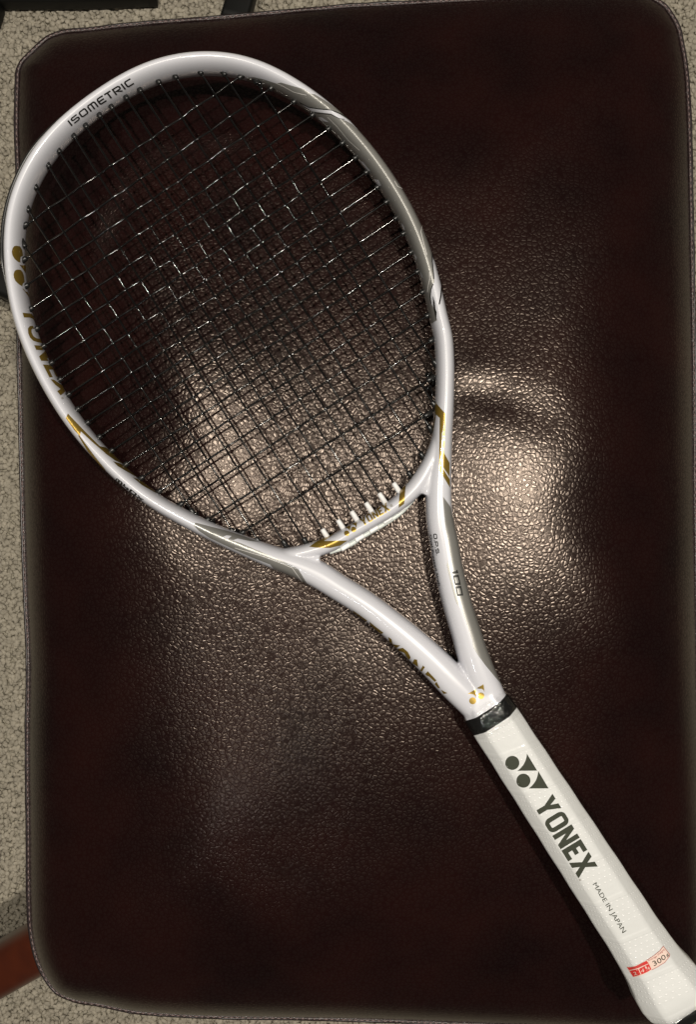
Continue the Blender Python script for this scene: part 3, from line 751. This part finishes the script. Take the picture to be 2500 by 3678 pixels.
# grommets
def grommet_mesh(name, r, ln, back, m):
    V, Fc = tube([(0, 0, -back), (0, 0, ln*.55), (0, 0, ln*.9), (0, 0, ln)], [r*1.12, r, r*.95, r*.72], 12)
    return mesh(name, V, Fc, m)
gm = grommet_mesh('grommet', .00165, .0022, .0035, M_grommet); wm = grommet_mesh('grommet', .0016, .0034, .0045, M_wgrommet)
def put_grommet(me, p, toward, label=None, shift=.0):
    o = link('grommet', me, rk); d = Vector(px(*toward) - px(*p)).normalized()
    o.matrix_basis = Matrix.Translation(px(*p) + d * shift) @ d.to_track_quat('Z', 'Y').to_matrix().to_4x4()
    if label: o['label'] = label
for i, a in enumerate(mains):
    put_grommet(gm, a[0], a[1])
    if 5 <= i <= 10: put_grommet(wm, a[1], a[0], 'white grommet in the throat bridge', -.0005)
    else: put_grommet(gm, a[1], a[0])
for c in crosses: put_grommet(gm, c[0], c[1]); put_grommet(gm, c[1], c[0])
# knots where strings are tied off
def knot(x, y, z):
    P = []
    for k in range(40):
        q = k / 39 * 4 * math.pi
        P.append(px(x, y) + Vector((.0017*math.cos(q) * (1 + .3*math.sin(3*q)), .0013*math.sin(2*q), .0012*math.sin(q) + z)))
    P += [P[-1] + Vector((.001, -.003, .001)), P[-1] + Vector((.0006, -.0065, .0012))]
    link('knot', mesh('knot', *tube(P, .0006, 6), M_string), rk)
for k_ in ((1536,1395,.001),(1540,1345,.0),(926,298,.001),(760,1872,.001),(842,1908,.0),(700,1848,.001)): knot(*k_)
# grommet strip below the bridge
gs = cC([(415,640),(560,590),(700,503),(830,428),(1000,312),(1092,212)])
link('grommet_strip', mesh('grommet_strip', *sweep(spline([(x, y, 9, 3.4, -1.5) for x, y in gs], 6), 14, 3.0), M_strip), rk)
for (x, y) in cC([(545,592),(660,520),(775,450),(885,375),(990,292)]):
    seg = [(x - 15, y + 11, 8, 2.4, 1.2), (x + 15, y - 8, 8, 2.4, 1.2)]
    link('grommet_pad', mesh('grommet_pad', *sweep(spline(seg, 4), 14, 4.0), M_wgrommet), rk)

# ------------------------------------------------------------------ handle
def station(t, wv, hv): 
    c = np.array((1774., 2583.)) + t * np.array((.5461, .8377)); return (c[0], c[1], wv, hv, NX)
# perforated overgrip
M_grip = mat('white_perforated_grip', (.74, .75, .70), .5, coat=.35, coat_rough=.12)
N, L, b = nodes(M_grip)
uv = N.new('ShaderNodeUVMap'); uv.uv_map = 'UVMap'
def math_(op, a=None, b_=None, c=None):
    n_ = N.new('ShaderNodeMath'); n_.operation = op
    for i_, q in enumerate((a, b_, c)):
        if q is None: continue
        if isinstance(q, (int, float)): n_.inputs[i_].default_value = q
        else: L.new(q, n_.inputs[i_])
    return n_.outputs[0]
sx = N.new('ShaderNodeSeparateXYZ'); L.new(uv.outputs[0], sx.inputs[0])
u_, v_ = sx.outputs[0], sx.outputs[1]                  # metres round the section, metres along the handle
# wrap runs as a spiral: along-coordinate in the tape frame
tv_ = math_('MULTIPLY_ADD', u_, .28, v_)
row = math_('DIVIDE', tv_, .0033); fr = math_('FRACT', row); rid = math_('FLOOR', row)
cu_ = math_('FRACT', math_('MULTIPLY_ADD', rid, .5, math_('DIVIDE', u_, .0024)))
dx_ = math_('MULTIPLY', math_('SUBTRACT', cu_, .5), .0024); dy_ = math_('MULTIPLY', math_('SUBTRACT', fr, .5), .0033)
dist = math_('SQRT', math_('ADD', math_('MULTIPLY', dx_, dx_), math_('MULTIPLY', dy_, dy_)))
gate = math_('LESS_THAN', math_('FRACT', math_('DIVIDE', tv_, .0265)), .62)    # perforated band, then a plain band
dot = N.new('ShaderNodeMapRange'); dot.interpolation_type = 'SMOOTHSTEP'; dot.inputs[1].default_value = .00028; dot.inputs[2].default_value = .00058; dot.inputs[3].default_value = 1; dot.inputs[4].default_value = 0
L.new(dist, dot.inputs[0]); dotg = math_('MULTIPLY', dot.outputs[0], gate)
seam = math_('FRACT', math_('DIVIDE', tv_, .0265))
seam_h = N.new('ShaderNodeMapRange'); seam_h.interpolation_type = 'SMOOTHSTEP'; seam_h.inputs[1].default_value = .86; seam_h.inputs[2].default_value = .93
L.new(seam, seam_h.inputs[0])
tcg = N.new('ShaderNodeTexCoord'); wr = N.new('ShaderNodeTexNoise'); wr.inputs['Scale'].default_value = 150; wr.inputs['Detail'].default_value = 3
L.new(tcg.outputs['Object'], wr.inputs['Vector'])
hsum = math_('ADD', math_('MULTIPLY_ADD', dotg, .5, math_('MULTIPLY', seam_h.outputs[0], .5)), math_('MULTIPLY', wr.outputs['Fac'], .9))
bp = N.new('ShaderNodeBump'); bp.inputs['Strength'].default_value = .55; bp.inputs['Distance'].default_value = .0006
L.new(hsum, bp.inputs['Height']); L.new(bp.outputs['Normal'], b.inputs['Normal']); L.new(bp.outputs['Normal'], b.inputs['Coat Normal'])
mx = N.new('ShaderNodeMix'); mx.data_type = 'RGBA'; mx.inputs[6].default_value = (.66, .67, .665, 1); mx.inputs[7].default_value = (.82, .82, .82, 1)
L.new(dotg, mx.inputs[0]); L.new(mx.outputs[2], b.inputs['Base Color'])

sts = []
for t_ in np.linspace(-6, 1222, 120):
    wv = np.interp(t_, [-6, 0, 300, 600, 911, 980, 1050, 1085, 1111, 1156, 1195, 1212, 1222], [91, 92, 95.5, 99.5, 103, 106, 112.5, 118, 123.5, 127.5, 122, 112, 100])
    hv = np.interp(t_, [-6, 0, 911, 1050, 1111, 1156, 1195, 1222], [13.0, 13.2, 14.4, 15.4, 17.2, 18.0, 17.2, 14.0])
    wob = .6 * math.sin(2*math.pi*t_ / 154)
    sts.append(station(t_, wv + wob, hv + wob * .08))
V, Fc = octa_sweep(sts, 0)
me = mesh('grip', V, Fc, M_grip)
uvl = me.uv_layers.new(name='UVMap')
per = .105; al = np.linspace(-6, 1222, 120) * K
for p in me.polygons:
    ks = [me.loops[l].vertex_index % 32 for l in p.loop_indices]; wrapq = (0 in ks and 31 in ks)
    for l in p.loop_indices:
        vi = me.loops[l].vertex_index; k = vi % 32
        if wrapq and k == 0: k = 32
        kk = [0, .14, .5, .86]; fu = (k // 4 + (kk[k % 4] if k < 32 else 0)) / 8
        uvl.data[l].uv = (fu * per, al[vi // 32])
grip = link('grip', me, rk)
BV_GRIP = bvh_of(me)
V, Fc = octa_sweep([station(-57, 88.5, 12.9), station(-54, 91, 13.3), station(-38, 93, 13.5), station(-20, 93.5, 13.7), station(-2, 94, 13.8), station(2, 92, 13.2)], 0)
link('collar_band', mesh('collar_band', V, Fc, M_rubber), rk)
V, Fc = octa_sweep([station(1205, 104, 14), station(1216, 112, 15.4), station(1238, 112, 15.4), station(1250, 108, 14.8), station(1254, 98, 13.5)], 0)
link('butt_cap', mesh('butt_cap', V, Fc, M_rubber), rk)
# loose torn edge of the clear film round the collar and the butt
def film(t0, t1, grow, name='plastic_film', a0=0.0, a1=1.0):
    V = []; Fc = []; n = 72; rows = 8
    for j in range(rows):
        t_ = t0 + (t1 - t0) * j / (rows - 1)
        for k in range(n + 1):
            f = a0 + (a1 - a0) * k / n; q = 2*math.pi*f
            te = t_ + (random.uniform(-9, 5) if j == 0 else random.uniform(-2, 2))
            wv = (np.interp(t_, [-80, 0, 300, 1156, 1240], [91, 95, 97, 130, 118]) + grow * (1 - j/(rows-1))**.6 + random.uniform(-1, 1.6)) * K
            hv = (np.interp(t_, [-80, 0, 1156, 1240], [13.4, 14.0, 18.4, 16.4]) + grow * .15 * (1 - j/(rows-1)) + random.uniform(-.1, .25)) / 1000
            c = station(te, 0, 0); cq, sq = math.cos(q), math.sin(q)
            cq = math.copysign(abs(cq)**.7, cq); sq = math.copysign(abs(sq)**.7, sq)
            V.append(px(c[0], c[1]) + NX * (wv * cq) + Vector((0, 0, hv * sq)))
    for j in range(rows - 1):
        for k in range(n): Fc.append((j*(n+1)+k, j*(n+1)+k+1, (j+1)*(n+1)+k+1, (j+1)*(n+1)+k))
    return link(name, mesh(name, V, Fc, M_film), rk)
film(-78, 20, 5, a0=.0, a1=1.0)
film(1262, 1200, 4)

# print on the grip
u0 = np.array((1916.5, 2892.6)); uu = np.array((163.3, 261.9)); vv = np.array((69., -41.8))
decal('grip_lettering', bold_text('YONEX', [tuple(u0), tuple(u0 + uu)], [tuple(u0 + vv), tuple(u0 + vv + uu)]), M_grey_ink, grip, BV_GRIP, grid=8, lift=.00016)
decal('grip_emblem', [circle(*cE([(635,895)])[0], 25.2), circle(*cE([(740,1063)])[0], 25.2),
   cE([(773,808)]) + cE([(870,968),(683,970)]) + arcpoly(cE([(683,970)])[0], cE([(773,808)])[0], .12)[1:-1],
   cE([(880,972)]) + cE([(978,1136),(790,1137)]) + arcpoly(cE([(790,1137)])[0], cE([(880,972)])[0], .12)[1:-1]], M_grey_ink, grip, BV_GRIP, grid=8, lift=.00016)
decal('grip_lettering', font_text('MADE IN JAPAN', cJ([(737,728),(1020,1190)]), cJ([(774,706),(1058,1166)]), .0), M_grey_ink, grip, BV_GRIP, grid=6, lift=.00016)
decals('registered_mark', [circle(*cJ([(618,685)])[0], 4)], M_mark, grip, BV_GRIP, grid=4, lift=.00016)
stk = cK2([(460,650),(530,650),(600,635),(690,595),(780,545),(900,470),(1000,390),(1055,315),(1110,385),(1160,450),(1155,485),(1080,580),(950,660),(860,707),(800,745),(700,790),(630,812),(570,818),(510,735)])
decal('size_sticker', [stk], M_pink, grip, BV_GRIP, grid=6, lift=.00018)
decals('sticker_red_panel', [cK2([(468,657),(530,655),(605,640),(780,552),(795,565),(820,592),(640,672),(505,705)]), cK2([(508,714),(648,686),(690,778),(570,810)]), cK2([(660,683),(822,602),(862,688),(800,730),(703,774)])], M_red, grip, BV_GRIP, grid=5, lift=.00026)
decal('sticker_border', [stroke(cK2([(785,545),(900,470),(1000,390),(1052,318),(1110,390),(1157,452),(1152,485),(1080,578),(950,658),(866,702)]), 1.8)[0]], M_redline, grip, BV_GRIP, grid=5, lift=.00026)
decal('sticker_lettering', font_text('2', cK2([(588,785),(640,768)]), cK2([(568,735),(612,722)])) + font_text('4', cK2([(700,748),(748,728)]), cK2([(690,690),(735,672)])) + font_text('1', cK2([(768,680),(788,672)]), cK2([(755,645),(775,638)])) + font_text('/4', cK2([(785,715),(838,692)]), cK2([(775,660),(825,640)])), M_pink, grip, BV_GRIP, grid=5, lift=.00034)
decal('sticker_lettering', font_text('Grip Size', cK2([(555,682),(640,660),(718,625)]), cK2([(545,655),(630,635),(710,598)])), M_redline, grip, BV_GRIP, grid=5, lift=.00034)
decal('sticker_lettering', font_text('Average Weight', cK2([(815,562),(950,490),(1075,382)]), cK2([(805,538),(935,465),(1060,350)])), M_redline, grip, BV_GRIP, grid=5, lift=.00034)
decal('sticker_lettering', font_text('300', cK2([(905,640),(1000,590),(1105,510)]), cK2([(870,565),(965,515),(1065,440)])) + font_text('g', cK2([(1112,488),(1142,460)]), cK2([(1090,445),(1120,420)])), M_grey_ink, grip, BV_GRIP, grid=5, lift=.00034)
